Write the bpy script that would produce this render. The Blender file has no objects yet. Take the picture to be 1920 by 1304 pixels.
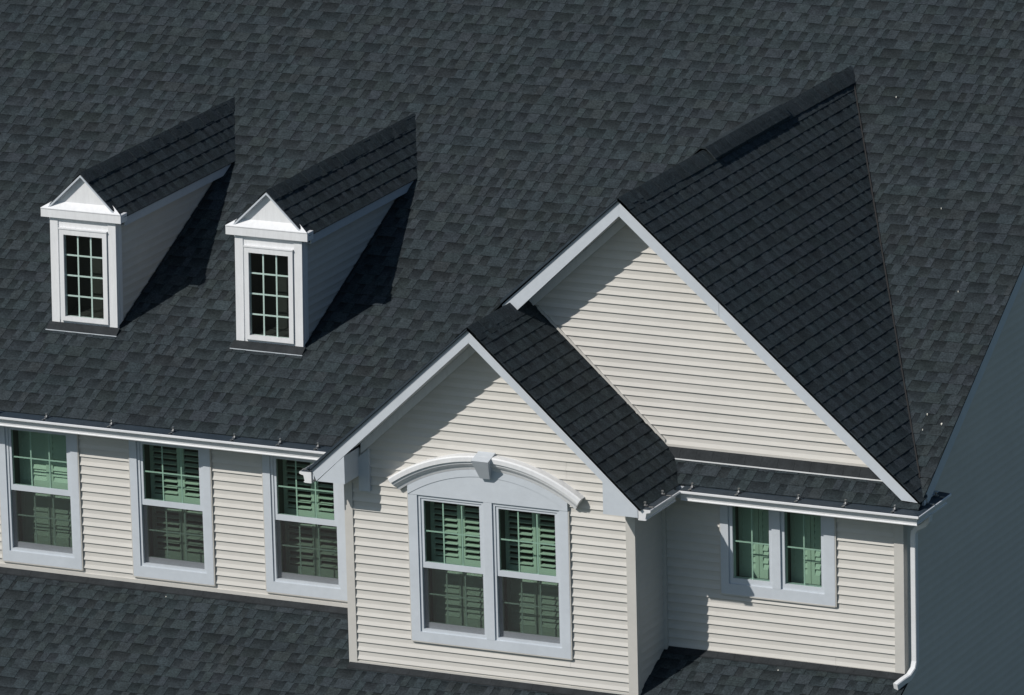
import bpy, math, random
from mathutils import Vector
R = math.radians
# ------------------------------------------------------------------ camera, light, exposure
sc = bpy.context.scene
cam = bpy.data.objects.new("camera", bpy.data.cameras.new("camera"))
sc.collection.objects.link(cam)
from mathutils import Matrix
CAM = (26.9167, -72.3412, 24.4046)
yaw, pit, rol = R(25.453), R(-15.472), R(-1.442)
cyw, syw = math.cos(yaw), math.sin(yaw)
rt = Vector((cyw, syw, 0)); fw = Vector((-syw * math.cos(pit), cyw * math.cos(pit), math.sin(pit)))
up = rt.cross(fw)
r2 = rt * math.cos(rol) + up * math.sin(rol); u2 = -rt * math.sin(rol) + up * math.cos(rol)
m3 = Matrix((r2, u2, -fw)).transposed()
cam.matrix_world = Matrix.Translation(CAM) @ m3.to_4x4()
cam.data.lens = 267.05; cam.data.sensor_width = 36.0
cam.data.clip_start = 1.0; cam.data.clip_end = 3000.0
sc.camera = cam

SUN = Vector((.62, 1.0, -1.05)).normalized()           # the way the light travels
w = bpy.data.worlds.new("World"); sc.world = w; w.use_nodes = True
nt = w.node_tree
sky = nt.nodes.new("ShaderNodeTexSky"); sky.sky_type = 'NISHITA'; sky.sun_disc = False; sky.ozone_density = 2.5
sky.sun_elevation = math.asin(-SUN.z)
sky.sun_rotation = math.atan2(-SUN.x, -SUN.y)
air = nt.nodes.new("ShaderNodeMix"); air.data_type = 'RGBA'; air.blend_type = 'MULTIPLY'; air.inputs[0].default_value = 1.0
air.inputs[7].default_value = (.92, 1.02, 1.02, 1)                # a cleaner, greener blue than the model's
nt.links.new(sky.outputs[0], air.inputs[6]); nt.links.new(air.outputs[2], nt.nodes["Background"].inputs[0])
nt.nodes["Background"].inputs[1].default_value = 0.064
sd = bpy.data.lights.new("sun", 'SUN'); sd.energy = 3.6; sd.angle = R(.5); sd.color = (1, .955, .905)
so = bpy.data.objects.new("sun", sd); sc.collection.objects.link(so)
so.rotation_euler = SUN.to_track_quat('-Z', 'Y').to_euler()
sc.view_settings.view_transform = 'Standard'; sc.view_settings.look = 'None'
sc.view_settings.exposure = 0.0; sc.view_settings.gamma = 1.0
sc.cycles.max_bounces = 8; sc.cycles.transparent_max_bounces = 24
rnd = random.Random(7)

# ------------------------------------------------------------------ materials
def mat(name, col, rough=.6, noise=0., nscale=8., spec=.5, bump=0., bscale=60., metal=0., attr=False, stretch=None):
    m = bpy.data.materials.new(name); m.use_nodes = True
    t = m.node_tree; b = t.nodes["Principled BSDF"]
    b.inputs["Roughness"].default_value = rough
    b.inputs["Specular IOR Level"].default_value = spec
    b.inputs["Metallic"].default_value = metal
    if attr and rough > .8: b.inputs["Diffuse Roughness"].default_value = .4
    tc = t.nodes.new("ShaderNodeTexCoord"); src = None
    co = tc.outputs["Object"]
    if stretch:
        mp = t.nodes.new("ShaderNodeMapping"); mp.inputs["Scale"].default_value = stretch
        t.links.new(co, mp.inputs[0]); co = mp.outputs[0]
    rgb = t.nodes.new("ShaderNodeRGB"); rgb.outputs[0].default_value = (*col, 1); out = rgb.outputs[0]
    def mul(a, bb, fac=1.):
        x = t.nodes.new("ShaderNodeMix"); x.data_type = 'RGBA'; x.blend_type = 'MULTIPLY'
        x.inputs[0].default_value = fac
        t.links.new(a, x.inputs[6]); t.links.new(bb, x.inputs[7]); return x.outputs[2]
    if attr:
        a = t.nodes.new("ShaderNodeAttribute"); a.attribute_name = "tint"; out = mul(out, a.outputs[0])
    if noise:
        for sc_, amp in ((nscale, noise), (nscale * 5.5, noise * (1.9 if attr and nscale > 5 else .7))):
            n = t.nodes.new("ShaderNodeTexNoise"); n.inputs["Scale"].default_value = sc_; n.inputs["Detail"].default_value = 4
            t.links.new(co, n.inputs["Vector"])
            r = t.nodes.new("ShaderNodeMapRange"); r.inputs[1].default_value = .3; r.inputs[2].default_value = .7
            r.inputs[3].default_value = 1 - amp; r.inputs[4].default_value = 1 + amp * .6
            t.links.new(n.outputs[0], r.inputs[0]); out = mul(out, r.outputs[0])
    t.links.new(out, b.inputs["Base Color"])
    if bump:
        n = t.nodes.new("ShaderNodeTexNoise"); n.inputs["Scale"].default_value = bscale; n.inputs["Detail"].default_value = 3
        t.links.new(tc.outputs["Object"], n.inputs["Vector"])
        bp = t.nodes.new("ShaderNodeBump"); bp.inputs["Strength"].default_value = bump; bp.inputs["Distance"].default_value = .01
        t.links.new(n.outputs[0], bp.inputs["Height"]); t.links.new(bp.outputs[0], b.inputs["Normal"])
    return m

M = {}
M['shingle'] = mat("asphalt_shingle", (.0385, .0490, .0545), .9, .22, 9., .10, .5, 130., attr=True)
M['siding'] = mat("vinyl_siding", (.565, .548, .510), .5, .035, 1.5, .3, .03, 40., attr=True)
M['trim'] = mat("painted_trim", (.53, .57, .61), .5, .04, 3., .4)
M['white'] = mat("white_trim", (.74, .75, .76), .45, .05, 4., .4, stretch=(6, 6, 1))
M['alu'] = mat("gutter_aluminium", (.72, .73, .74), .35, .04, 3., .5)
M['cream'] = mat("cream_trim", (.535, .52, .485), .55, .04, 3., .4)
M['steel'] = mat("bright_steel", (.55, .55, .55), .28, .1, 20., .5, metal=.9)
M['flash'] = mat("flashing_metal", (.034, .038, .041), .85, .2, 6., .06, .1, 8.)
M['guard'] = mat("gutter_guard", (.032, .046, .060), .55, .15, 10., .3)
M['shutter'] = mat("shutter_paint", (.66, .67, .63), .5, .03, 5., .4)
M['inside'] = mat("interior_paint", (.09, .09, .085), .8, .05, 3.)
M['attic_valley'] = mat("attic_and_shade_dark", (.018, .017, .016), .8, .1, 3.)  # dormer interiors, and the painted shadow line in the valley
M['grass'] = mat("grass", (.040, .052, .030), .9, .5, .6)
M['litter'] = mat("pale_litter", (.7, .68, .6), .7, .15, 30.)

def glass(name, tint):
    m = bpy.data.materials.new(name); m.use_nodes = True; t = m.node_tree
    t.nodes.remove(t.nodes["Principled BSDF"])
    tr = t.nodes.new("ShaderNodeBsdfTransparent"); tr.inputs[0].default_value = (*tint, 1)
    gl = t.nodes.new("ShaderNodeBsdfGlossy"); gl.inputs["Roughness"].default_value = .02
    fr = t.nodes.new("ShaderNodeFresnel"); fr.inputs[0].default_value = 1.5
    nz = t.nodes.new("ShaderNodeTexNoise"); nz.inputs["Scale"].default_value = 3.
    tc = t.nodes.new("ShaderNodeTexCoord"); t.links.new(tc.outputs["Object"], nz.inputs["Vector"])
    bp = t.nodes.new("ShaderNodeBump"); bp.inputs["Strength"].default_value = .05; bp.inputs["Distance"].default_value = .02
    t.links.new(nz.outputs[0], bp.inputs["Height"]); t.links.new(bp.outputs[0], gl.inputs["Normal"])
    mx = t.nodes.new("ShaderNodeMixShader")
    ge = t.nodes.new("ShaderNodeNewGeometry"); inv = t.nodes.new("ShaderNodeMath"); inv.operation = 'MULTIPLY_ADD'
    inv.inputs[1].default_value = -1; inv.inputs[2].default_value = 1; t.links.new(ge.outputs["Backfacing"], inv.inputs[0])
    ml = t.nodes.new("ShaderNodeMath"); ml.operation = 'MULTIPLY'; t.links.new(fr.outputs[0], ml.inputs[0]); t.links.new(inv.outputs[0], ml.inputs[1])
    t.links.new(ml.outputs[0], mx.inputs[0]); t.links.new(tr.outputs[0], mx.inputs[1]); t.links.new(gl.outputs[0], mx.inputs[2])
    t.links.new(mx.outputs[0], t.nodes["Material Output"].inputs[0]); return m
M['glass'] = glass("green_glass", (.765, .858, .803))
M['glass_clear'] = glass("dark_glass", (.90, .955, .93))
def screen():
    m = bpy.data.materials.new("insect_screen"); m.use_nodes = True; t = m.node_tree
    b = t.nodes["Principled BSDF"]; b.inputs["Base Color"].default_value = (.035, .035, .034, 1); b.inputs["Roughness"].default_value = .7
    tr = t.nodes.new("ShaderNodeBsdfTransparent"); mx = t.nodes.new("ShaderNodeMixShader"); mx.inputs[0].default_value = .28
    t.links.new(tr.outputs[0], mx.inputs[1]); t.links.new(b.outputs[0], mx.inputs[2])
    t.links.new(mx.outputs[0], t.nodes["Material Output"].inputs[0]); return m
M['screen'] = screen()

# ------------------------------------------------------------------ mesh helpers
class MB:
    def __init__(s): s.v = []; s.f = []; s.c = []; s.tf = None
    def face(s, pts, col=(1, 1, 1)):
        i = len(s.v)
        if s.tf: pts = [s.tf(p) for p in pts]
        s.v += [tuple(p) for p in pts]; s.f.append(list(range(i, i + len(pts))))
        s.c.append([col] * len(pts) if not isinstance(col, list) else col)
    def hexa(s, p, col=(1, 1, 1)):                    # p: 4 bottom ccw, 4 top
        a, b, c, d, e, f, g, h = p
        for q in ((d, c, b, a), (e, f, g, h), (a, b, f, e), (b, c, g, f), (c, d, h, g), (d, a, e, h)): s.face(q, col)
    def box(s, x0, x1, y0, y1, z0, z1, col=(1, 1, 1)):
        s.hexa([(x0, y0, z0), (x1, y0, z0), (x1, y1, z0), (x0, y1, z0), (x0, y0, z1), (x1, y0, z1), (x1, y1, z1), (x0, y1, z1)], col)
    def ring(s, x0, x1, z0, z1, wd, ya, yb, wb=None, wt=None):
        wb = wd if wb is None else wb; wt = wd if wt is None else wt
        s.box(x0, x0 + wd, ya, yb, z0, z1); s.box(x1 - wd, x1, ya, yb, z0, z1)
        s.box(x0 + wd, x1 - wd, ya, yb, z0, z0 + wb); s.box(x0 + wd, x1 - wd, ya, yb, z1 - wt, z1)
    def prism(s, poly, ya, yb):                       # poly in (x,z), ccw seen from -Y
        n = len(poly)
        s.face([(x, ya, z) for x, z in poly]); s.face([(x, yb, z) for x, z in reversed(poly)])
        for i in range(n):
            (x0, z0), (x1, z1) = poly[i], poly[(i + 1) % n]
            s.face([(x0, ya, z0), (x0, yb, z0), (x1, yb, z1), (x1, ya, z1)])
    def tube(s, pts, hw, hh, side):                   # rectangular tube along pts
        rings = []
        for i, p in enumerate(pts):
            p = Vector(p); t = (Vector(pts[min(i + 1, len(pts) - 1)]) - Vector(pts[max(i - 1, 0)])).normalized()
            a = Vector(side); a = (a - t * a.dot(t)).normalized(); b = t.cross(a)
            c = .25
            ring = []
            for sx, sy in ((-1, -1 + c), (-1 + c, -1), (1 - c, -1), (1, -1 + c), (1, 1 - c), (1 - c, 1), (-1 + c, 1), (-1, 1 - c)):
                ring.append(p + a * hw * sx + b * hh * sy)
            rings.append(ring)
        for r0, r1 in zip(rings, rings[1:]):
            for k in range(8): s.face([r0[k], r0[(k + 1) % 8], r1[(k + 1) % 8], r1[k]])
        s.face(list(reversed(rings[0]))); s.face(rings[-1])
    def build(s, name, m, parent=None, smooth=False):
        me = bpy.data.meshes.new(name); me.from_pydata(s.v, [], s.f)
        ca = me.color_attributes.new("tint", 'FLOAT_COLOR', 'CORNER'); flat = []
        for cs in s.c:
            for c in cs: flat += [c[0], c[1], c[2], 1.]
        ca.data.foreach_set("color", flat)
        me.materials.append(M[m]); me.update()
        if smooth:
            for p in me.polygons: p.use_smooth = True
        o = bpy.data.objects.new(name, me); sc.collection.objects.link(o)
        if parent: o.parent = parent
        return o

def clip(poly, cl):
    out = poly
    for i in range(len(cl)):
        (ax, ay), (bx, by) = cl[i], cl[(i + 1) % len(cl)]
        d = lambda p: (bx - ax) * (p[1] - ay) - (by - ay) * (p[0] - ax)
        src, out = out, []
        for j in range(len(src)):
            p, q = src[j], src[(j + 1) % len(src)]; dp, dq = d(p), d(q)
            if dp >= -1e-9: out.append(p)
            if (dp > 1e-9 and dq < -1e-9) or (dp < -1e-9 and dq > 1e-9):
                t = dp / (dp - dq); out.append((p[0] + t * (q[0] - p[0]), p[1] + t * (q[1] - p[1])))
        if len(out) < 3: return []
    return out

TINTS = [(1.0, 1.0, 1.0), (.92, .98, .99), (1.05, .98, 1.04), (.93, .95, .84), (1.08, 1.06, 1.08), (.86, .87, .92), (.96, 1.06, 1.06), (1.02, .93, .88), (.90, .98, .92)]
def shingles(name, O, u, v, poly, parent, seed, expo=.143, t=.0055, t2=.0055, skirt=.022, strength=1., band=.52):
    """courses of laminated shingles: every course lies over the one below, teeth stand proud of the cut-outs"""
    rn = random.Random(seed); mb = MB()
    O, u, v = Vector(O), Vector(u).normalized(), Vector(v).normalized(); n = u.cross(v)
    P = lambda a, b, h: O + u * a + v * b + n * h
    polys = poly if isinstance(poly[0], list) else [poly]
    courses = []
    for poly in polys:
        us = [p[0] for p in poly]; vs = [p[1] for p in poly]
        courses += [(k, poly, us) for k in range(math.floor(min(vs) / expo + 1e-6), math.ceil(max(vs) / expo - 1e-6))]
    for k, poly, us in courses:
        v0 = k * expo + rn.uniform(-.003, .003); v1 = (k + 1) * expo + .004
        x = min(us) - rn.uniform(0, .3); tooth = rn.random() < .5
        ctint = rn.uniform(.94, 1.05); bundle = (1, 1, 1); left = 0
        while x < max(us):
            wd = rn.choice((.07, .085, .10, .12, .15, .20)) + rn.uniform(-.012, .012) if tooth else rn.choice((.06, .08, .09, .11, .14, .24)) + rn.uniform(-.012, .012)
            left -= wd
            if left <= 0: bundle = rn.choice(TINTS); left = rn.uniform(.5, 1.)
            a, b = x, x + wd; x = b
            q = clip([(a, v0), (b, v0), (b, v1), (a, v1)], poly)
            if q:
                h0, h1 = (t + t2, .25 * t + .5 * t2) if tooth else (t, .25 * t)
                hh = lambda vv: h0 + (h1 - h0) * (vv - v0) / (v1 - v0)
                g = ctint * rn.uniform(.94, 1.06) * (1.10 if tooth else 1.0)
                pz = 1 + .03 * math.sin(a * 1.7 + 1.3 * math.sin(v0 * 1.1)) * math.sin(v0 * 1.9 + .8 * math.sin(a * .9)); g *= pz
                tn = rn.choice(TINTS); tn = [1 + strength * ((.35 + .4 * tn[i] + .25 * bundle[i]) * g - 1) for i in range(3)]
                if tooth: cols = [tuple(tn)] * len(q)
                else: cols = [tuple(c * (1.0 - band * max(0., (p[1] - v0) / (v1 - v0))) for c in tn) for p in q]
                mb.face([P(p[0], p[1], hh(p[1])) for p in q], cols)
                for i in range(len(q)):
                    p, r = q[i], q[(i + 1) % len(q)]
                    ev0 = abs(p[1] - v0) < 1e-6 and abs(r[1] - v0) < 1e-6
                    ev1 = abs(p[1] - v1) < 1e-6 and abs(r[1] - v1) < 1e-6
                    ea = abs(p[0] - a) < 1e-6 and abs(r[0] - a) < 1e-6; eb = abs(p[0] - b) < 1e-6 and abs(r[0] - b) < 1e-6
                    if ev1: continue
                    if ev0: dn = -.003
                    elif ea or eb:
                        if not tooth: continue
                        dn = -.001
                    else: dn = -skirt
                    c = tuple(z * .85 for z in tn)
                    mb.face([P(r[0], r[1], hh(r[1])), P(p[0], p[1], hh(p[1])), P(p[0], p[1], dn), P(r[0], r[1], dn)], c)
            tooth = not tooth
    # the bottom edge and the deck below
    for poly in polys:
        for i in range(len(poly)):
            p, r = poly[i], poly[(i + 1) % len(poly)]
            mb.face([P(*r, 0), P(*p, 0), P(*p, -skirt), P(*r, -skirt)], (.7, .7, .7))
        mb.face([P(*p, -skirt) for p in reversed(poly)], (.7, .7, .7))
    return mb.build(name, 'shingle', parent)

def ridge_caps(name, p0, p1, sl, sr, parent, seed, wd=.15, step=.145):
    """overlapping cap pieces bent over a ridge running along Y"""
    rn = random.Random(seed); mb = MB(); p0, p1 = Vector(p0), Vector(p1); L = (p1 - p0).length; d = (p1 - p0) / L
    nseg = int(L / step); prof = [-wd, -wd * .55, -.04, 0, .04, wd * .55, wd]
    for i in range(nseg + 1):
        s0, s1 = i * step, min(L, (i + 1) * step + .02)
        if s1 <= s0: break
        g = rn.uniform(.84, 1.02); c = [g * (1 + .3 * (z - 1)) for z in rn.choice(TINTS)]
        off = rn.uniform(-.006, .006)
        def row(s, h):
            return [p0 + d * s + Vector((o + off, 0, h - (abs(o) * (sl if o < 0 else sr)) - (0 if abs(o) > .03 else .004))) for o in prof]
        a, b = row(s0, .012), row(s1, .008)
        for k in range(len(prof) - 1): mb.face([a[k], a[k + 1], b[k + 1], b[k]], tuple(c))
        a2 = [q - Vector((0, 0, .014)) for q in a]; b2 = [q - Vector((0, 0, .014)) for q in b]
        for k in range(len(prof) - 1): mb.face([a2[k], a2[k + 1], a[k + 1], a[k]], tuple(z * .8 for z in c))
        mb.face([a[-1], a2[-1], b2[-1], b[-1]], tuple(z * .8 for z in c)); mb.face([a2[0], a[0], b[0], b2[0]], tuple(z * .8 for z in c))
    return mb.build(name, 'shingle', parent)

def siding(name, O, u, n, poly, parent, holes=(), z0=0., course=.1016, out=.021, tf=None, seed=1, seams=True):
    """lapped boards on an upright plane; poly in (u,z); holes (u0,u1,z0,z1)"""
    rn = random.Random(seed); mb = MB(); mb.tf = tf; O, u, n = Vector(O), Vector(u), Vector(n)
    P = lambda a, z, h: O + u * a + Vector((0, 0, z)) + n * h
    us = [p[0] for p in poly]; zs = [p[1] for p in poly]
    cuts = sorted(set([min(us), max(us)] + [h[0] for h in holes] + [h[1] for h in holes]))
    k0 = math.floor((min(zs) - z0) / course); k1 = math.ceil((max(zs) - z0) / course)
    for k in range(k0, k1):
        a, b = z0 + k * course, z0 + (k + 1) * course
        for cu0, cu1 in zip(cuts, cuts[1:]):
            segs = [(a, b)]
            for h in holes:
                if h[0] < cu1 - 1e-6 and h[1] > cu0 + 1e-6:
                    ns = []
                    for s0, s1 in segs:
                        if h[3] <= s0 or h[2] >= s1: ns.append((s0, s1)); continue
                        if h[2] > s0: ns.append((s0, h[2]))
                        if h[3] < s1: ns.append((h[3], s1))
                    segs = ns
            xs = [cu0, cu1]
            if seams and cu1 - cu0 > 1.2 and rn.random() < .34: xs = [cu0, rn.uniform(cu0 + .2, cu1 - .2), cu1]
            sm = a + .42 * course
            parts = []
            for s0, s1 in segs: parts += [(s0, min(s1, sm))] * (s0 < sm - 1e-6) + [(max(s0, sm), s1)] * (s1 > sm + 1e-6)
            g = rn.uniform(.985, 1.01); c = (g, g, g)
            for s0, s1 in parts:
                for j in range(len(xs) - 1):
                    q = clip([(xs[j], s0), (xs[j + 1], s0), (xs[j + 1], s1), (xs[j], s1)], poly)
                    if not q: continue
                    def hh(z):                            # the board flares out towards its lower edge
                        r = min(1, max(0, (z - a) / course))
                        return out * (1 - .72 * r / .42 if r < .42 else .28 - .16 * (r - .42) / .58) + .002 * j
                    mb.face([P(p[0], p[1], hh(p[1])) for p in q], c)
                    if j: mb.face([P(xs[j], s1, hh(s1)), P(xs[j], s1, hh(s1) - .004), P(xs[j], s0, hh(s0) - .004), P(xs[j], s0, hh(s0))], c)
                    if abs(s0 - a) < 1e-6:
                        lo = [p for p in q if abs(p[1] - a) < 1e-6]
                        if len(lo) == 2:
                            l, r = sorted(lo)
                            mb.face([P(r[0], a, hh(a)), P(l[0], a, hh(a)), P(l[0], a, .0), P(r[0], a, .0)], c)
    return mb.build(name, 'siding', parent)

GP = [(0, .012), (0, -.125), (.076, -.125), (.096, -.120), (.096, -.112), (.084, -.106), (.098, -.042), (.140, -.031), (.147, -.024), (.147, -.004), (.137, .0)]
GI = [(.133, -.005), (.140, -.008), (.136, -.024), (.093, -.037), (.080, -.101), (.074, -.121), (.003, -.121), (.003, .012)]
def gutter(name, p0, p1, outw, parent, k0=0., k1=0., capped=(False, False), ext=0.):
    """K-style gutter from p0 to p1 (top of its back edge); k: mitre per unit of projection"""
    mb = MB(); p0, p1, outw = Vector(p0), Vector(p1), Vector(outw); d = (p1 - p0).normalized(); w_ = lambda q: [(o + (ext if o > .01 else 0), z) for o, z in q]; gp = w_(GP); prof = gp + w_(GI)
    ring = lambda p, k: [p + d * (k * o) + outw * o + Vector((0, 0, z)) for o, z in prof]
    a, b = ring(p0, k0), ring(p1, k1); n = len(prof)
    for i in range(n): mb.face([a[i], a[(i + 1) % n], b[(i + 1) % n], b[i]])
    for p, k, c in ((p0, k0, capped[0]), (p1, k1, capped[1])):
        if c:
            cp = [p + outw * o + Vector((0, 0, z)) for o, z in [(0, 0)] + gp[1:]]
            for e in (-.003, .003): mb.face([q + d * e for q in cp])
            for i in range(len(cp)): mb.face([cp[i] - d * .003, cp[(i + 1) % len(cp)] - d * .003, cp[(i + 1) % len(cp)] + d * .003, cp[i] + d * .003])
    o = mb.build(name, 'alu', parent)
    mb = MB()                                             # dark guard sheet from the roof edge down to the lip
    gr = lambda p, k: [p + d * (k * q) + outw * q + Vector((0, 0, z)) for q, z in ((.004, .008), (.133 + ext, -.001), (.133 + ext, -.004), (.004, .004))]
    a, b = gr(p0, k0), gr(p1, k1)
    for i in range(4): mb.face([a[i], a[(i + 1) % 4], b[(i + 1) % 4], b[i]])
    mb.face(list(reversed(a))); mb.face(b)
    mb.build("gutter_guard", 'guard', o)
    return o

def hanger(p, outw, parent):
    """strap with a screw head across a gutter"""
    mb = MB(); p, o = Vector(p), Vector(outw); d = Vector((0, 0, 1)).cross(o)
    def bx(o0, o1, w_, z0, z1):
        q = [p + o * a + d * b for a, b in ((o0, -w_), (o1, -w_), (o1, w_), (o0, w_))]
        mb.hexa([x + Vector((0, 0, z0)) for x in q] + [x + Vector((0, 0, z1)) for x in q])
    bx(.09, .14, .012, .010, .015); bx(.035, .05, .006, .015, .055); bx(.02, .07, .014, .018, .030)
    for k in range(8):
        a0, a1 = k * math.pi / 4, (k + 1) * math.pi / 4; c = p + o * .042 + Vector((0, 0, .048))
        f = lambda a, z: c + d * (.014 * math.cos(a)) + o * (.014 * math.sin(a)) + Vector((0, 0, z))
        mb.face([f(a0, 0), f(a1, 0), f(a1, .016), f(a0, .016)]); mb.face([c + Vector((0, 0, .02)), f(a0, .016), f(a1, .016)])
    return mb.build("gutter_hanger", 'steel', parent)

# ------------------------------------------------------------------ windows
def shutters(x0, x1, z0, z1, y, parent, tilt, tilt_low=None, mid=None):
    """a pair of louvred panels inside the window"""
    xm = (x0 + x1) / 2
    for a, b in ((x0, xm - .003), (xm + .003, x1)):
        mb = MB(); st = .042
        mb.ring(a, b, z0, z1, st, y, y + .028, .10, .06)
        zs = [(z0 + .10, z1 - .06, tilt)]
        if mid is not None:
            mb.box(a + st, b - st, y, y + .028, mid - .035, mid + .035); zs = [(z0 + .10, mid - .035, tilt if tilt_low is None else tilt_low), (mid + .035, z1 - .06, tilt)]
        for lo, hi, tl in zs:
            nl = max(1, round((hi - lo) / .07)); sp = (hi - lo) / nl
            ct, st_ = math.cos(R(tl)), math.sin(R(tl))
            for i in range(nl):
                zc = lo + (i + .5) * sp; hw, ht = (.038 if tl > 40 else .032), .0045
                pts = []
                for sx in (a + st, b - st):
                    for dy, dz in ((-hw, -ht), (hw, -ht), (hw, ht), (-hw, ht)):
                        pts.append((sx, y + .014 + dy * ct - dz * st_, zc + dy * st_ + dz * ct))
                A = pts[:4]; B = pts[4:]
                mb.hexa([A[0], B[0], B[1], A[1], A[3], B[3], B[2], A[2]])
        mb.build("shutter", 'shutter', parent)
def recess(x0, x1, z0, z1, ya, ys, depth, parent, m='inside'):
    mb = MB()
    for yy0, yy1, e in ((ya, ys, 0.), (ys, ys + depth, .03)):
        a, b, c, d = x0 - e, x1 + e, z0 - e, z1 + e
        mb.face([(a, yy0, c), (a, yy1, c), (a, yy1, d), (a, yy0, d)]); mb.face([(b, yy0, d), (b, yy1, d), (b, yy1, c), (b, yy0, c)])
        mb.face([(a, yy0, c), (b, yy0, c), (b, yy1, c), (a, yy1, c)]); mb.face([(a, yy0, d), (a, yy1, d), (b, yy1, d), (b, yy0, d)])
    mb.ring(x0 - .03, x1 + .03, z0 - .03, z1 + .03, .03, ys, ys + .004)
    mb.face([(x0 - .03, ys + depth, z0 - .03), (x1 + .03, ys + depth, z0 - .03), (x1 + .03, ys + depth, z1 + .03), (x0 - .03, ys + depth, z1 + .03)])
    mb.build("window_recess", m, parent)
def grille(x0, x1, z0, z1, nx, nz, y, parent, m='white', wd=.016):
    mb = MB(); xs = [x0 + (x1 - x0) * i / nx for i in range(1, nx)]; zs = [z0 + (z1 - z0) * i / nz for i in range(1, nz)]
    for x in xs: mb.box(x - wd / 2, x + wd / 2, y, y + .006, z0, z1)
    ed = [x0] + xs + [x1]
    for z in zs:
        for i in range(len(ed) - 1):
            mb.box(ed[i] + (wd / 2 if i else 0), ed[i + 1] - (wd / 2 if i < len(ed) - 2 else 0), y + .0005, y + .0055, z - wd / 2, z + wd / 2)
    mb.build("muntin", m, parent)
def pane(x0, x1, z0, z1, y, parent, m='glass'):
    mb = MB(); mb.box(x0, x1, y, y + .004, z0, z1); mb.build("pane", m, parent)

SHY = .225
def double_hung(x0, x1, z0, z1, zm, y, parent, tilt, tilt_low):
    """frame outer rectangle x0..x1 z0..z1, meeting rail centre zm"""
    f = MB(); f.ring(x0, x1, z0, z1, .032, y - .018, y + .10); f.build("window_frame", 'trim', parent)
    a, b = x0 + .032, x1 - .032; s = .033
    m = MB(); m.ring(a, b, zm - .034, z1 - .032, s, y - .006, y + .032, .066, .03); m.build("sash", 'trim', parent)
    m = MB(); m.ring(a, b, z0 + .032, zm + .02, s, y + .042, y + .072, .06, .05); m.build("sash", 'trim', parent)
    pane(a + s, b - s, zm + .032, z1 - .062, y + .008, parent); pane(a + s, b - s, z0 + .092, zm - .03, y + .052, parent)
    grille(a + s, b - s, zm + .032, z1 - .062, 3, 2, y + .016, parent); grille(a + s, b - s, z0 + .092, zm - .03, 3, 2, y + .06, parent)
    m = MB(); m.box(a + .008, b - .008, y + .004, y + .005, z0 + .040, zm - .036); m.build("insect_screen", 'screen', parent)
    shutters(a - .0, b + .0, z0 + .03, z1 - .03, y + SHY, parent, tilt, tilt_low, zm)
    recess(a, b, z0 + .03, z1 - .03, y + .10, y + SHY + .03, .8, parent)

# ================================================================== THE HOUSE
house = bpy.data.objects.new("house", None); sc.collection.objects.link(house); house.location = (0, 0, 0)
house['label'] = "cream clapboard house with dark shingle roofs, two white dormers and two stepped front gables"
house['category'] = "house"
TM, Z0 = .4752, 1.027                         # main roof: z = Z0 + TM*y
mroof = lambda y: Z0 + TM * y
YR = 9.4                                       # main ridge
ZB, TL = -1.0, .447                            # lower roof: z = ZB + TL*y
XW, XE = -19.5, -2.93                          # house ends
YE = -.195                                     # roof edge above the gutters
GY, GF = -.78, -1.18                           # front gable: wall, rake board
BY, BF = .25, -.121                            # large gable: wall, rake board
FX0, FX1 = -9.196, -5.742                      # front gable walls

# ---- roofs
cs = math.sqrt(1 + TM * TM)
vmax = (YR - YE) * cs
O = (0, YE, mroof(YE)); ue = lambda y: -2.665 - .066 * min(max(y, 0), 3.6)
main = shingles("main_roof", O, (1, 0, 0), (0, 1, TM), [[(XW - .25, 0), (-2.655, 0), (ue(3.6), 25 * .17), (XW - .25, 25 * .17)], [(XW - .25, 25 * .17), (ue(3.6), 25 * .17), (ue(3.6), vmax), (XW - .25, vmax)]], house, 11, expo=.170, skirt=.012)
zr = mroof(YR)
mb = MB()
mb.hexa([(XW - .25, YR, zr - .03), (-2.9, YR, zr - .03), (-2.9, 2 * YR, .93), (XW - .25, 2 * YR, .93), (XW - .25, YR, zr), (-2.9, YR, zr), (-2.9, 2 * YR, .96), (XW - .25, 2 * YR, .96)])
mb.build("rear_roof", 'shingle', house)

O = (0, -2.9, ZB + TL * -2.9)
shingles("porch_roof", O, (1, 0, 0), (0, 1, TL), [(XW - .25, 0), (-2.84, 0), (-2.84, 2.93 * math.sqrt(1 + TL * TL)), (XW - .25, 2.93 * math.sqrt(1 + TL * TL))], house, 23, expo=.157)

# front gable roof (apex, right tip, left tip on the rake line)
gax, gaz, gsr, gsl, gxr, gxl = -7.473, 2.768, .9146, .9077, -5.46, -9.455
c_ = math.sqrt(1 + gsr * gsr); fr = GF - .025
lenr = (gxr - gax) * c_
ytop = lambda x, z: (z - Z0) / TM
def gable_poly(ax, az, s, half, y0, ymin_back):
    """polygon in (u=y, v=up-slope from the eave) reaching a little past the valley on the main roof"""
    cc = math.sqrt(1 + s * s); L = half * cc
    yv = lambda v: max(ymin_back, (az - s * (half - v / cc) - Z0) / TM + .12)
    return L, yv
gL, yv = gable_poly(gax, gaz, gsr, gxr - gax, fr, 0)
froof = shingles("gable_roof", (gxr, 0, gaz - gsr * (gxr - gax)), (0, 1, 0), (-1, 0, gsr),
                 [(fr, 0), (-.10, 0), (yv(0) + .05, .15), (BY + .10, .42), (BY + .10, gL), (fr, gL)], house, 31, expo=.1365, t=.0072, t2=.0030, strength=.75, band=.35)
cl = math.sqrt(1 + gsl * gsl); glL = (gax - gxl) * cl
shingles("gable_roof", (gxl, 0, gaz - gsl * (gax - gxl)), (0, -1, 0), (1, 0, gsl),
         [(-3.7, glL), (.12, 0), (-fr, 0), (-fr, glL)], house, 37, expo=.1365, t=.0072, t2=.0030, strength=.75, band=.35)
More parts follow.
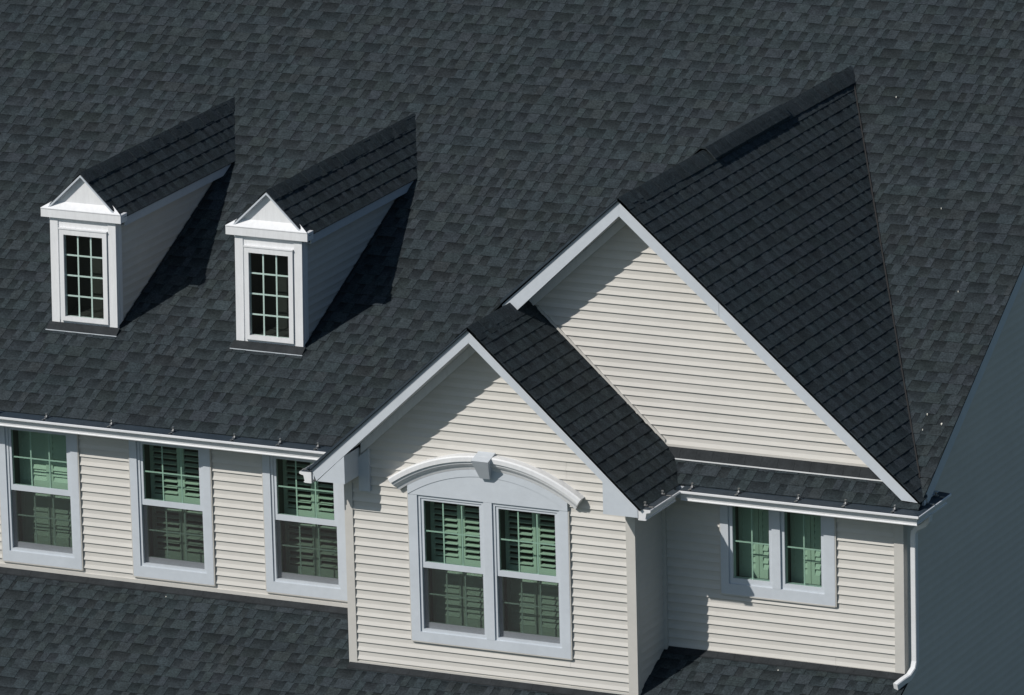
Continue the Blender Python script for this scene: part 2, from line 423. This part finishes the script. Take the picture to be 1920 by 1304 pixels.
ridge_caps("ridge_cap", (gax, fr, gaz), (gax, 3.62, gaz), gsl, gsr, froof, 5)

# large gable roof
bax, baz, bsr, bsl, bxr = -6.14, 4.066, .8785, .90, -2.655
br = BF - .025; cb = math.sqrt(1 + bsr * bsr); bL = (bxr - bax) * cb
yvb = lambda v: (baz - bsr * ((bxr - bax) - v / cb) - Z0) / TM + .10
broof = shingles("gable_roof", (bxr, 0, baz - bsr * (bxr - bax)), (0, 1, 0), (-1, 0, bsr),
                 [(br, 0), (yvb(0), 0), (yvb(bL), bL), (br, bL)], house, 41, expo=.1365, t=.0072, t2=.0030, strength=.75, band=.35)
bxl = -9.2; cbl = math.sqrt(1 + bsl * bsl); bLl = (bax - bxl) * cbl
yvl = lambda v: (baz - bsl * ((bax - bxl) - v / cbl) - Z0) / TM + .10
v_l = (bax + 7.60 - .0) * 0 + (bLl - (bax + 7.585) * cbl)
shingles("gable_roof", (bxl, 0, baz - bsl * (bax - bxl)), (0, -1, 0), (1, 0, bsl),
         [(-yvl(bLl), bLl), (-yvl(0), 0), (-1.2, 0), (-br, v_l), (-br, bLl)], house, 43, expo=.1365, t=.0072, t2=.0030, strength=.75, band=.35)
ridge_caps("ridge_cap", (bax, br, baz), (bax + .03, 6.42, baz - .005), bsl, bsr, broof, 6, .14)
def valley(ax, az, sl, xa, xb, parent, w_=.010, tf=None):  # near-black strip along the valley, painting in the shadow of the cut shingle edge
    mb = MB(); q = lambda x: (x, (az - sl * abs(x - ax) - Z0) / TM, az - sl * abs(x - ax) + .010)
    mb.tube([q(xa), q((xa + xb) / 2), q(xb)], w_, .008, (1, 0, 0)); return mb.build("valley_shade_strip", 'attic_valley', parent)
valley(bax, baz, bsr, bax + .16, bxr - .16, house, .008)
# raised ridge vent
mb = MB(); prof = [(-.15, -.145 * bsl), (-.09, -.075 * bsl), (-.03, -.012), (.03, -.012), (.09, -.075 * bsr), (.15, -.145 * bsr)]
rv = random.Random(3); y = 2.12
while y < 4.22:
    y1 = min(y + .17, 4.25); g = rv.uniform(.85, 1.05); c = (g, g, g)
    A = [(bax + .01 + x, y, baz + .052 + z) for x, z in prof]; B = [(bax + .01 + x, y1, baz + .049 + z) for x, z in prof]
    for k in range(5): mb.face([A[k], A[k + 1], B[k + 1], B[k]], c)
    Al = [(p[0], p[1], p[2] - .02) for p in A]; Bl = [(p[0], p[1], p[2] - .02) for p in B]
    for k in range(5): mb.face([Al[k], Al[k + 1], A[k + 1], A[k]], c); mb.face([B[k], B[k + 1], Bl[k + 1], Bl[k]], c); mb.face([Al[k + 1], Al[k], Bl[k], Bl[k + 1]], (.6, .6, .6))
    mb.face([A[5], Al[5], Bl[5], B[5]], c); mb.face([Al[0], A[0], B[0], Bl[0]], c)
    y = y1
mb.box(bax - .08, bax + .10, 2.16, 4.2, baz - .13, baz - .03, (.12, .12, .12))
mb.build("ridge_vent", 'shingle', broof)

# ---- walls
WIN = [-13.99, -12.305, -10.622]
wz0, wz1 = -.898, .757
siding("facade_wall", (0, 0, 0), (1, 0, 0), (0, -1, 0), [(XW, -1.03), (FX0 + .02, -1.03), (FX0 + .02, .79), (XW, .79)], house,
       [(x + .02, x + 1.0, wz0 + .02, wz1) for x in WIN], z0=.4405 - 16 * .1016, seed=2)
siding("facade_wall", (0, 0, 0), (1, 0, 0), (0, -1, 0), [(FX1, -1.03), (XE, -1.03), (XE, .79), (FX1, .79)], house,
       [(-5.03, -3.72, -.285, .75)], z0=.4405 - 16 * .1016, seed=3)
gzb = ZB + TL * GY - .03
siding("gable_wall", (0, GY, 0), (1, 0, 0), (0, -1, 0), [(FX0, gzb), (FX1, gzb), (FX1, .85), (gax + .02, 2.60), (FX0, .98)], house,
       [(-8.415, -6.527, -.97, .69)], z0=.437 - 18 * .1016, seed=4)
siding("gable_wall", (0, BY, 0), (1, 0, 0), (0, -1, 0), [(-9.0, 1.24), (-2.95, 1.24), (bax, 3.93), (-9.0, 1.36)], house, z0=1.246, seed=5)
siding("side_wall", (FX1, 0, 0), (0, 1, 0), (1, 0, 0), [(GY, gzb), (0, -1.03), (0, .86), (GY, .86)], house, z0=.437 - 18 * .1016, out=.011, seed=6, seams=False)
siding("side_wall", (FX0, 0, 0), (0, -1, 0), (-1, 0, 0), [(0, -1.03), (-GY, gzb), (-GY, .86), (0, .86)], house, z0=.437 - 18 * .1016, out=.011, seed=7, seams=False)
siding("end_wall", (XE, 0, 0), (0, 1, 0), (1, 0, 0), [(0, -6), (2 * YR, -6), (2 * YR, .95), (YR, zr - .04), (0, mroof(0) - .04)], house, z0=.4405 - 16 * .1016, out=.007, seed=8, seams=False)
siding("end_wall", (XW, 0, 0), (0, -1, 0), (-1, 0, 0), [(-2 * YR, -6), (0, -6), (0, mroof(0) - .04), (-YR, zr - .04), (-2 * YR, .95)], house, z0=.4405 - 16 * .1016, seed=9, seams=False)
siding("porch_wall", (0, -2.6, 0), (1, 0, 0), (0, -1, 0), [(XW, -6), (XE, -6), (XE, -2.2), (XW, -2.2)], house, z0=-6, seed=10)
zp = ZB - .04
siding("porch_wall", (XE, 0, 0), (0, 1, 0), (1, 0, 0), [(-2.6, -6), (0, -6), (0, zp), (-2.6, zp - 2.6 * TL)], house, out=.007, z0=.4405 - 64 * .1016, seed=12, seams=False)
mb = MB(); mb.box(XW + .03, XE - .03, 2 * YR - .1, 2 * YR, -6, .93); mb.build("rear_wall", 'siding', house)

def post(x0, x1, y0, y1, z0, z1): mb = MB(); mb.box(x0, x1, y0, y1, z0, z1); return mb.build("corner_post", 'cream', house)
post(FX0 - .026, FX0 + .072, GY - .026, GY + .072, gzb + .0, .86)
post(FX1 - .085, FX1 + .026, GY - .026, GY + .072, gzb + .0, .86)
post(FX1 + .0, FX1 + .045, -.048, 0, -1.02, .86)
post(XE - .085, XE + .027, -.027, .085, -1.03, .79)
mb = MB(); mb.box(XW, FX0 + .0, -.026, 0, -1.035, -.945); mb.build("base_trim", 'cream', house)
mb = MB(); mb.box(FX1 + .046, XE - .086, -.026, 0, -1.035, -.975); mb.build("base_trim", 'cream', house)
mb = MB(); mb.box(FX0 + .073, FX1 - .086, GY - .025, GY, gzb, gzb + .065); mb.build("base_trim", 'cream', house)

# ---- flashing along the walls
def apron(x0, x1, y, zf, wd, up_, parent=house):
    mb = MB(); s = TL if zf == 'l' else TM; b = ZB if zf == 'l' else Z0; g = lambda yy: b + s * yy
    n = 14
    for i in range(n):
        a, c = x0 + (x1 - x0) * i / n, x0 + (x1 - x0) * (i + 1) / n - .002
        e = .016 + rnd.uniform(0, .003)
        mb.hexa([(a, y - wd, g(y - wd) + .010), (c, y - wd, g(y - wd) + .010), (c, y - .021, g(y) + .010), (a, y - .021, g(y) + .010),
                 (a, y - wd, g(y - wd) + e), (c, y - wd, g(y - wd) + e), (c, y - .021, g(y) + up_), (a, y - .021, g(y) + up_)])
    o = mb.build("flashing", 'flash', parent)
    mb = MB(); mb.box(x0, x1, y - wd - .008, y - wd - .001, g(y - wd) + .006, g(y - wd) + .019); mb.build("drip_lip", 'flash' if zf == 'l' else 'alu', o)
    return o
apron(XW, FX0 - .02, 0, 'l', .10, .02); apron(FX1 + .05, XE + .05, 0, 'l', .10, .02)
apron(FX0 - .02, FX1 + .02, GY, 'l', .10, .02)
apron(-5.80, -3.1, BY, 'm', .10, .085)
# trim strip where the front gable roof meets the large gable wall
mb = MB()
fz = lambda x: gaz - gsr * (x - gax)
mb.prism([(-7.30, fz(-7.30) + .02), (-5.80, fz(-5.80) + .02), (-5.80, fz(-5.80) + .055), (-7.30, fz(-7.30) + .055)], BY - .030, BY - .001)
mb.prism([(-5.795, 1.215), (-3.0, 1.215), (-3.0, 1.245), (-5.795, 1.245)], BY - .028, BY - .001)
mb.build("wall_trim", 'cream', house)

# ---- rake boards, returns and soffits of the gables
def poly_part(name, m, items, parent=house):
    mb = MB()
    for poly, ya, yb in items: mb.prism(poly, ya, yb)
    return mb.build(name, m, parent)
fa = (gax, 2.741); fb = (gax, 2.590)
poly_part("rake_board", 'trim', [([(fb[0], fb[1]), (-5.508, .800 + .02), (-5.508, .942), (fa[0], fa[1])], GF, GF + .022)])
poly_part("rake_board", 'trim', [([(-9.424, .970), (-9.368, .843), (fb[0] - .001, fb[1]), (fa[0] - .001, fa[1])], GF, GF + .022)])
# boxed returns
poly_part("eave_return", 'trim', [([(-9.36, .840), (-9.022, .840), (-9.022, 1.140 + .02)], GF + .003, GY - .02)])
poly_part("eave_return", 'trim', [([(-5.918, .826), (-5.508, .826), (-5.508, .86), (-5.918, 1.205)], GF + .003, GY - .02)])
poly_part("frieze_block", 'trim', [([(-9.058 + .03, .670), (-8.895, .670), (-8.895, 1.16), (-9.028, 1.05)], GY - .045, GY)])
# eave boxes running back to the main wall
mb = MB(); mb.box(FX1 + .0, -5.508, GY - .019, -.20, .826, .846); mb.box(-5.53, -5.508, GY - .019, -.20, .847, .935); mb.build("eave_board", 'trim', house)
mb = MB(); mb.box(-9.43, FX0, GY - .019, -.20, .826, .846); mb.box(-9.43, -9.408, GF + .024, -.20, .847, .94); mb.build("eave_board", 'trim', house)
def soffit(ax, az, xe, s, y0, y1, th=.012):
    ze = az - s * abs(xe - ax); mb = MB(); a, b = ((ax, az), (xe, ze)) if xe > ax else ((xe, ze), (ax, az))
    mb.prism([(a[0], a[1] - th), (b[0], b[1] - th), b, a], y0, y1); mb.build("soffit", 'white', house)
soffit(gax, 2.606, -5.70, .9146, GF + .023, GY + .0); soffit(gax - .002, 2.606, -9.2, .9077, GF + .023, GY + .0)
soffit(bax, 3.878, -2.9, .8785, BF + .023, BY); soffit(bax - .002, 3.878, -7.9, .90, BF + .023, BY)
def frieze(ax, az, sl, sr, xl, xr, y, h):
    a, b = [(xl, az - sl * (ax - xl) - h), (ax, az - h), (ax, az), (xl, az - sl * (ax - xl))], [(ax + .001, az - h), (xr, az - sr * (xr - ax) - h), (xr, az - sr * (xr - ax)), (ax + .001, az)]
    for q in (a, b):
        mb = MB(); mb.prism(q, y - .028, y - .0005); mb.build("frieze_board", 'white', house)
frieze(gax, 2.592, .9077, .9146, -9.0, -5.95, GY, .115); frieze(bax, 3.864, .90, .8785, -7.9, -3.0, BY, .115)
ba, bb = (bax, 4.042), (bax, 3.862)
xj = -4.98; tj = (xj - bax) / (-2.672 - bax); tq = (xj - bax) / (-2.88 - bax)
zt_ = 4.042 + (.990 - 4.042) * tj; zb_ = 3.862 + (1.000 - 3.862) * tq
poly_part("rake_board", 'trim', [([bb, (xj - .002, zb_ + .002), (xj - .002, zt_ + .002), ba], BF, BF + .022), ([(xj + .002, zb_ - .002), (-2.88, 1.000), (-2.672, .990), (xj + .002, zt_ - .002)], BF, BF + .022)])
poly_part("rake_board", 'trim', [([(-7.568, 2.733), (-7.466, 2.618), (bb[0] - .001, bb[1]), (ba[0] - .001, ba[1])], BF, BF + .022)])
# metal drip edges on top of the rake boards, seen on the left slopes
def drip(ax, az, s, xe, y0, parent):
    mb = MB(); ze = az - s * (ax - xe)
    mb.prism([(xe, ze - .010), (ax, az - .010), (ax, az + .008), (xe, ze + .030)], y0 - .032, y0 - .001); return mb.build("drip_edge", 'guard', parent)
drip(gax - .002, 2.752, .9077, -9.43, GF, house); drip(bax - .002, 4.052, .90, -7.57, BF, house)

# ---- main eave: fascia, soffit
def eave(x0, x1):
    mb = MB(); mb.box(x0, x1, YE + .01, YE + .03, .775, .915); mb.box(x0, x1, YE + .031, -.0, .775, .79); mb.build("fascia", 'trim', house)
eave(XW, -9.44); eave(-5.50, -2.72)
mb = MB(); mb.box(XE, -2.72, YE + .031, .55, .775, .935); mb.build("eave_return", 'trim', house)
# rake board of the end wall
mb = MB()
def rk(y, dz, x): return (x, y, mroof(y) + dz)
for y0, y1 in ((.0, 3.6), (3.6, YR)):
    x0, x1 = ue(y0) - .004, ue(y1) - .004
    mb.hexa([rk(y0, -.19, x0 - .03), rk(y0, -.19, x0), rk(y1, -.19, x1), rk(y1, -.19, x1 - .03), rk(y0, -.0135, x0 - .03), rk(y0, -.0135, x0), rk(y1, -.0135, x1), rk(y1, -.0135, x1 - .03)])
mb.build("rake_board", 'trim', house)

# ---- gutters
gz = .922; gy = YE + .006
g1 = gutter("gutter", (XW, gy, gz), (-9.60, gy, gz), (0, -1, 0), house, 0, 0, (True, True), .05)
for x in (-16.2, -15.0, -13.83, -13.22, -12.39, -11.61, -10.84, -10.27, -9.80): hanger((x, gy - .03, gz), (0, -1, 0), g1)
g2 = gutter("gutter", (-5.38, gy, gz), (-2.72, gy, gz), (0, -1, 0), house, 0, .71, ext=.05)
for x in (-5.27, -4.72, -4.02, -3.47, -2.90): hanger((x, gy - .03, gz), (0, -1, 0), g2)
g3 = gutter("gutter", (-2.72, gy, gz), (-2.72, .55, gz), (1, 0, 0), house, -1.34, 0, (False, True))
hanger((-2.72, .08, gz - .004), (1, 0, 0), g3); hanger((-2.72, .36, gz - .004), (1, 0, 0), g3)
g4 = gutter("gutter", (-5.507, GF + .01, .925), (-5.507, gy - .19, .922), (1, 0, 0), house, 0, 0., (True, False))
for y in (-1.08, -.62): hanger((-5.507, y, .92), (1, 0, 0), g4)
g5 = gutter("gutter", (-9.432, GF + .01, .93), (-9.432, -.36, .93), (-1, 0, 0), house, 0, 0, (True, False))
for y in (-1.1, -.6): hanger((-9.432, y, .925), (-1, 0, 0), g5)
# corner piece between g4 and g2
# ---- downspout
mb = MB()
mb.tube([(-2.64, .06, .82), (-2.645, .06, .75), (-2.68, .055, .70), (-2.77, .05, .655), (-2.805, .05, .61), (-2.81, .05, .55), (-2.81, .05, -.84), (-2.815, .02, -.93), (-2.84, -.06, -1.0), (-2.88, -.16, -1.03), (-2.92, -.25, -1.065)], .032, .042, (1, .0, .0))
mb.build("downspout", 'alu', house)

# ---- windows of the left wall
tl = [(72, 72), (14, 18), (9, 15)]
for x, (t1, t2) in zip(WIN, tl):
    mb = MB(); mb.ring(x, x + 1.02, wz0, wz1, .09, -.036, .0, .125, .035)
    wn = mb.build("window", 'trim', house)
    mb = MB(); mb.box(x - .012, x, -.033, -.001, wz0 - .012, wz1); mb.box(x + 1.02, x + 1.032, -.033, -.001, wz0 - .012, wz1); mb.box(x, x + 1.02, -.035, -.001, wz0 - .014, wz0); mb.build("trim_channel", 'cream', wn)
    double_hung(x + .09, x + .93, wz0 + .125, wz1 - .033, -.018, -.001, wn, t1, t2)

# ---- twin window with the arched head, front gable
x0, x1, z0, z1 = -8.435, -6.507, -.989, .692
mb = MB(); yb = GY
mb.box(x0, x0 + .109, yb - .038, yb, z0, z1); mb.box(x1 - .105, x1, yb - .038, yb, z0, z1)
mb.box(x0 + .109, x1 - .105, yb - .038, yb, z0, z0 + .109); mb.box(-7.521, -7.42, yb - .040, yb, z0 + .109, z1)
wn = mb.build("window", 'trim', house)
mb = MB(); mb.box(x0 - .012, x0, yb - .035, yb - .001, z0 - .012, z1); mb.box(x1, x1 + .012, yb - .035, yb - .001, z0 - .012, z1); mb.box(x0, x1, yb - .037, yb - .001, z0 - .014, z0); mb.build("trim_channel", 'cream', wn)
double_hung(-8.326, -7.521, z0 + .109, z1 - .004, -.110, yb - .003, wn, 15, 66)
double_hung(-7.42, -6.612, z0 + .109, z1 - .004, -.110, yb - .003, wn, 9, 66)
# arched head
ax_, rz = -7.471, -.80
arc = lambda r, x: rz + math.sqrt(r * r - (x - ax_) ** 2)
mb = MB(); N = 40; r1 = 1.865
xs = [x0 + (x1 - x0) * i / N for i in range(N + 1)]
rg = 1.775
for a, b in zip(xs, xs[1:]):
    lo_a, lo_b = max(arc(rg, a), z1), max(arc(rg, b), z1)
    if lo_a > z1 or lo_b > z1:
        mb.prism([(a, z1 + .002), (b, z1 + .002), (b, lo_b), (a, lo_a)], yb - .042, yb)
    mb.prism([(a, lo_a + .003), (b, lo_b + .003), (b, max(arc(r1 + .03, b), lo_b + .004)), (a, max(arc(r1 + .03, a), lo_a + .004))], yb - .048, yb)
ped = mb.build("arched_pediment", 'trim', house)
mb = MB(); prof = [(1.862, .0), (1.862, .05), (1.885, .06), (1.90, .066), (1.915, .085), (1.94, .105), (1.965, .112), (1.972, .128), (2.02, .130), (2.034, .115), (2.034, .0)]
h = math.asin(1.16 / 2.03); K = 48; rows = []
for i in range(K + 1):
    t = -h + 2 * h * i / K; rows.append([(ax_ + r * math.sin(t), yb - p, rz + r * math.cos(t)) for r, p in prof])
for a, b in zip(rows, rows[1:]):
    for k in range(len(prof) - 1): mb.face([a[k], a[k + 1], b[k + 1], b[k]])
mb.face(list(reversed(rows[0]))); mb.face(rows[-1])
mb.build("arch_moulding", 'white', ped)
mb = MB(); kx = -7.468
mb.hexa([(kx - .060, yb - .090, .975), (kx + .056, yb - .090, .975), (kx + .056, yb, .975), (kx - .060, yb, .975), (kx - .105, yb - .215, 1.205), (kx + .100, yb - .215, 1.205), (kx + .100, yb, 1.265), (kx - .105, yb, 1.265)])
mb.build("keystone", 'trim', ped)

# ---- small twin window, right wall
x0, x1, z0, z1 = -5.047, -3.703, -.303, .765
mb = MB(); mb.box(x0, -4.956, -.036, 0, z0, z1); mb.box(-3.828, x1, -.036, 0, z0, z1); mb.box(-4.956, -3.828, -.036, 0, z0, -.185); mb.box(-4.956, -3.828, -.036, 0, .745, z1); mb.box(-4.44, -4.342, -.038, 0, -.185, .745)
wn = mb.build("window", 'trim', house)
mb = MB(); mb.box(x1, x1 + .014, -.033, -.001, z0 - .012, z1); mb.box(x0 - .012, x0, -.033, -.001, z0 - .012, z1); mb.box(x0, x1, -.038, -.001, z0 - .016, z0); mb.build("trim_channel", 'cream', wn)
for a, b in ((-4.956, -4.44), (-4.342, -3.828)):
    m = MB(); m.ring(a, b, -.185, .745, .042, -.014, .07, .06, .04); m.build("sash", 'trim', wn)
    pane(a + .042, b - .042, -.125, .705, .012, wn); grille(a + .042, b - .042, -.125, .705, 2, 2, .02, wn)
    shutters(a + .02, b - .02, -.165, .725, SHY - .02, wn, 74); recess(a + .01, b - .01, -.175, .735, .07, SHY + .01, .8, wn)

# ---- dormers
def dormer(xc):
    """gabled dormer; xc: centre of the front at its base"""
    y = 1.19; hw = .423; zb = mroof(y) - .045; zt = 2.868; k = .020
    tf = lambda p: (p[0] + k * (p[2] - 1.6), p[1], p[2])
    def part(name, m, fn, parent):
        mb = MB(); mb.tf = tf; fn(mb); return mb.build(name, m, parent)
    rz_, s, ov, ey = 3.405, .955, .505, 1.155
    gx0, gx1, gz0_, gz1_ = xc - .243, xc + .257, 1.707, 2.668
    # front casing: corner boards, frieze and apron round the window
    def casing(mb):
        mb.box(xc - hw, xc - hw + .10, y - .012, y + .05, zb, zt); mb.box(xc + hw - .10, xc + hw, y - .012, y + .05, zb, zt)
        mb.box(xc - hw + .10, xc + hw - .10, y, y + .04, zb, 1.655); mb.box(xc - hw + .10, xc + hw - .10, y, y + .04, 2.735, zt)
        mb.box(xc - hw + .10, gx0 - .03, y, y + .04, 1.655, 2.735); mb.box(gx1 + .03, xc + hw - .10, y, y + .04, 1.655, 2.735)
    d = part("dormer", 'white', casing, house)
    def frame(mb):
        mb.ring(gx0 - .055, gx1 + .055, 1.655, 2.735, .055, y - .032, y + .03, .05, .062)
        mb.box(gx0 - .06, gx1 + .06, y - .040, y - .001, 2.737, 2.752)
    part("window_frame", 'white', frame, d)
    mb = MB(); mb.tf = tf; mb.box(gx0, gx1, y - .002, y + .002, gz0_, gz1_); mb.build("pane", 'glass_clear', d)
    nx, nz, wd = 3, 4, .018
    def mun(mb):
        xs = [gx0 + (gx1 - gx0) * i / nx for i in range(nx + 1)]
        for x in xs[1:-1]: mb.box(x - wd / 2, x + wd / 2, y + .004, y + .010, gz0_, gz1_)
        for j in range(1, nz):
            z = gz0_ + (gz1_ - gz0_) * j / nz
            for i in range(nx): mb.box(xs[i] + (wd / 2 if i else 0), xs[i + 1] - (wd / 2 if i < nx - 1 else 0), y + .0045, y + .0095, z - wd / 2, z + wd / 2)
    part("muntin", 'white', mun, d)
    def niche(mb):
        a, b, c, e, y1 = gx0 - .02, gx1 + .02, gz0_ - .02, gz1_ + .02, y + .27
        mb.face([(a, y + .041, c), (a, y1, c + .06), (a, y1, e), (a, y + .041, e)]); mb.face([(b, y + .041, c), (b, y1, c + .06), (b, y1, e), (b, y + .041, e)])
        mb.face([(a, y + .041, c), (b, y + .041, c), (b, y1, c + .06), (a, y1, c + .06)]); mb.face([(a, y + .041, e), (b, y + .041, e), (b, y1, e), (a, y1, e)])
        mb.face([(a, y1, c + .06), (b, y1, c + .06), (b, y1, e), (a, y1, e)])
    part("window_recess", 'attic_valley', niche, d)
    # cornice with its sloped cap
    def cornice(mb):
        a, b, yf, z0c, z1c = xc - .515, xc + .515, y - .056, zt + .002, 2.966
        mb.box(a, b, yf, y + .10, z0c, z1c)
        y1 = y + .055
        mb.hexa([(a, yf - .006, z1c + .001), (b, yf - .006, z1c + .001), (b - .20, y1, z1c + .001), (a + .20, y1, z1c + .001),
                 (a, yf - .006, z1c + .010), (b, yf - .006, z1c + .010), (b - .20, y1, 3.092), (a + .20, y1, 3.092)])
    part("cornice", 'white', cornice, d)
    def pedi(mb):
        mb.prism([(xc - .33, 3.05), (xc + .33, 3.05), (xc, rz_ - .035)], y + .012, y + .13)
    part("pediment", 'white', pedi, d)
    # roof slopes
    yb = lambda z: (z - Z0) / TM + .1
    cc = math.sqrt(1 + s * s); L = ov * cc; ze = rz_ - s * ov
    xr = xc + k * 1.6
    rr = shingles("roof", (xr + ov, 0, ze), (0, 1, 0), (-1, 0, s), [(ey, 0), (yb(ze), 0), (yb(rz_), L), (ey, L)], d, 51 + int(xc * 10), expo=.1365, t=.0072, t2=.0030, skirt=.010, strength=.7, band=.35)
    shingles("roof", (xr - ov, 0, ze), (0, -1, 0), (1, 0, s), [(-yb(rz_), L), (-yb(ze), 0), (-ey, 0), (-ey, L)], d, 57, expo=.1365, skirt=.010)
    ridge_caps("ridge_cap", (xr, ey - .005, rz_ + .010), (xr - .012, 5.12, rz_ + .010), s, s, d, 61 + int(xc), .11)
    # rake trim under the roof edge and eave boards along the sides
    def rake(mb):
        for sg in (-1, 1):
            q = [(xc, rz_ - .034), (xc + sg * .46, rz_ - .034 - .46 * s), (xc + sg * .475, rz_ - .008 - .475 * s), (xc, rz_ - .008)]
            if sg < 0: q = list(reversed(q))
            mb.prism(q, ey - .014, ey - .001)
        for sg in (-1, 1):                                # soffit of the little overhang
            q = [(xc, rz_ - .040), (xc + sg * .42, rz_ - .040 - .42 * s), (xc + sg * .42, rz_ - .030 - .42 * s), (xc, rz_ - .030)]
            if sg < 0: q = list(reversed(q))
            mb.prism(q, ey + .001, y + .13)
    part("rake_trim", 'trim', rake, d)
    def eaveb(mb):
        for sg in (-1, 1):
            xa, xb_ = sorted((xc + sg * (ov - .035), xc + sg * (ov - .017)))
            yb_ = (ze - .02 - Z0) / TM
            mb.box(xa, xb_, y + .10, yb_, ze - .115, ze - .018)
            xa, xb_ = sorted((xc + sg * (hw + .0), xc + sg * (ov - .036)))
            mb.box(xa, xb_, y + .10, yb_ - .1, ze - .115, ze - .103)
    part("eave_board", 'trim', eaveb, d)
    # side walls
    yw = lambda z: (z - Z0) / TM
    for sg in (-1, 1):
        px = xc + sg * (hw - .014)
        if sg > 0: siding("side_wall", (px, 0, 0), (0, 1, 0), (1, 0, 0), [(y + .03, zb - .02), (yw(zt) + .1, zt), (y + .03, zt)], d, tf=tf, out=.011, seed=70, z0=1.545, seams=False)
        else: siding("side_wall", (px, 0, 0), (0, -1, 0), (-1, 0, 0), [(-(yw(zt) + .1), zt), (-(y + .03), zb - .02), (-(y + .03), zt)], d, tf=tf, out=.011, seed=71, z0=1.545, seams=False)
    for sg in (-1, 1):                                    # corner boards on the sides
        xa, xb_ = sorted((xc + sg * (hw - .012), xc + sg * (hw + .003)))
        part("corner_board", 'white', lambda mb: mb.box(xa, xb_, y + .052, y + .125, zb + .035, zt), d)
    # apron and step flashing
    def ap(mb):
        a, b = xc - hw - .03, xc + hw + .03; y0_, y1_ = y - .105, y - .014
        mb.hexa([(a, y0_, mroof(y0_) + .010), (b, y0_, mroof(y0_) + .010), (b, y1_, mroof(y1_) + .010), (a, y1_, mroof(y1_) + .010), (a, y0_, mroof(y0_) + .018), (b, y0_, mroof(y0_) + .018), (b, y1_, mroof(y1_) + .04), (a, y1_, mroof(y1_) + .04)])
        for i in range(14):
            ya = y + .03 + i * .18; yb2 = ya + .165
            q = lambda yy, h: mroof(yy) + h
            xa, xb_ = xc + hw + .002, xc + hw + .010
            mb.hexa([(xa, ya, q(ya, .0)), (xb_, ya, q(ya, .0)), (xb_, yb2, q(yb2, .0)), (xa, yb2, q(yb2, .0)), (xa, ya, q(ya, .035)), (xb_, ya, q(ya, .035)), (xb_, yb2, q(yb2, .028)), (xa, yb2, q(yb2, .028))])
    part("flashing", 'flash', ap, d)
    def lip(mb):
        y0_ = y - .113; mb.box(xc - hw - .035, xc + hw + .035, y0_, y0_ + .007, mroof(y0_) + .008, mroof(y0_) + .017)
    part("drip_lip", 'trim', lip, d)
    return d
dormer(-13.472); dormer(-11.105)

# ------------------------------------------------------------------ loose litter on the shingles
LIT = [(-3.098, 1.167, 'm', .016, "white fleck of litter low on the right roof strip, nearest the large gable's valley"),
       (-2.882, 1.05, 'm', .022, "larger white scrap low on the right roof strip beside the end wall edge"),
       (-3.061, .938, 'm', .014, "yellowish scrap on the right roof strip, lowest of its three neighbours"),
       (-5.389, 5.935, 'm', .014, "white fleck on the main roof just right of the large gable's ridge end"),
       (-4.163, 4.25, 'm', .012, "white fleck on the main roof right of the large gable, halfway down its valley"),
       (-3.467, 3.012, 'm', .012, "white fleck on the main roof near the right edge, above the loose cluster"),
       (-11.838, -.16, 'l', .014, "white fleck on the porch roof just below the middle window of the left wall"),
       (-4.331, -.171, 'l', .014, "white fleck on the porch roof below the small twin window")]
for x, y, k, r, lab in LIT:
    z = (mroof(y) if k == 'm' else ZB + TL * y) + .010; mb = MB(); rr = random.Random(int(-x * 1000)); r *= .5
    top = [(x + r * rr.uniform(.7, 1.2) * math.cos(a), y + r * rr.uniform(.7, 1.2) * math.sin(a), z + .006 + .45 * r * math.sin(a)) for a in [i * math.pi / 3 for i in range(6)]]
    c = (x, y, z + .012); bt = [(p[0], p[1], p[2] - .012) for p in top]
    for i in range(6):
        j = (i + 1) % 6; mb.face([top[i], top[j], c]); mb.face([bt[i], bt[j], top[j], top[i]])
    mb.face(list(reversed(bt)))
    o = mb.build("litter_scrap", 'litter'); o['label'] = lab; o['category'] = "litter"; o['group'] = "pale scraps lying on the shingles"

# ------------------------------------------------------------------ ground
mb = MB(); mb.face([(-600, -600, -6), (600, -600, -6), (600, 600, -6), (-600, 600, -6)])
g = mb.build("ground", 'grass'); g['kind'] = 'structure'
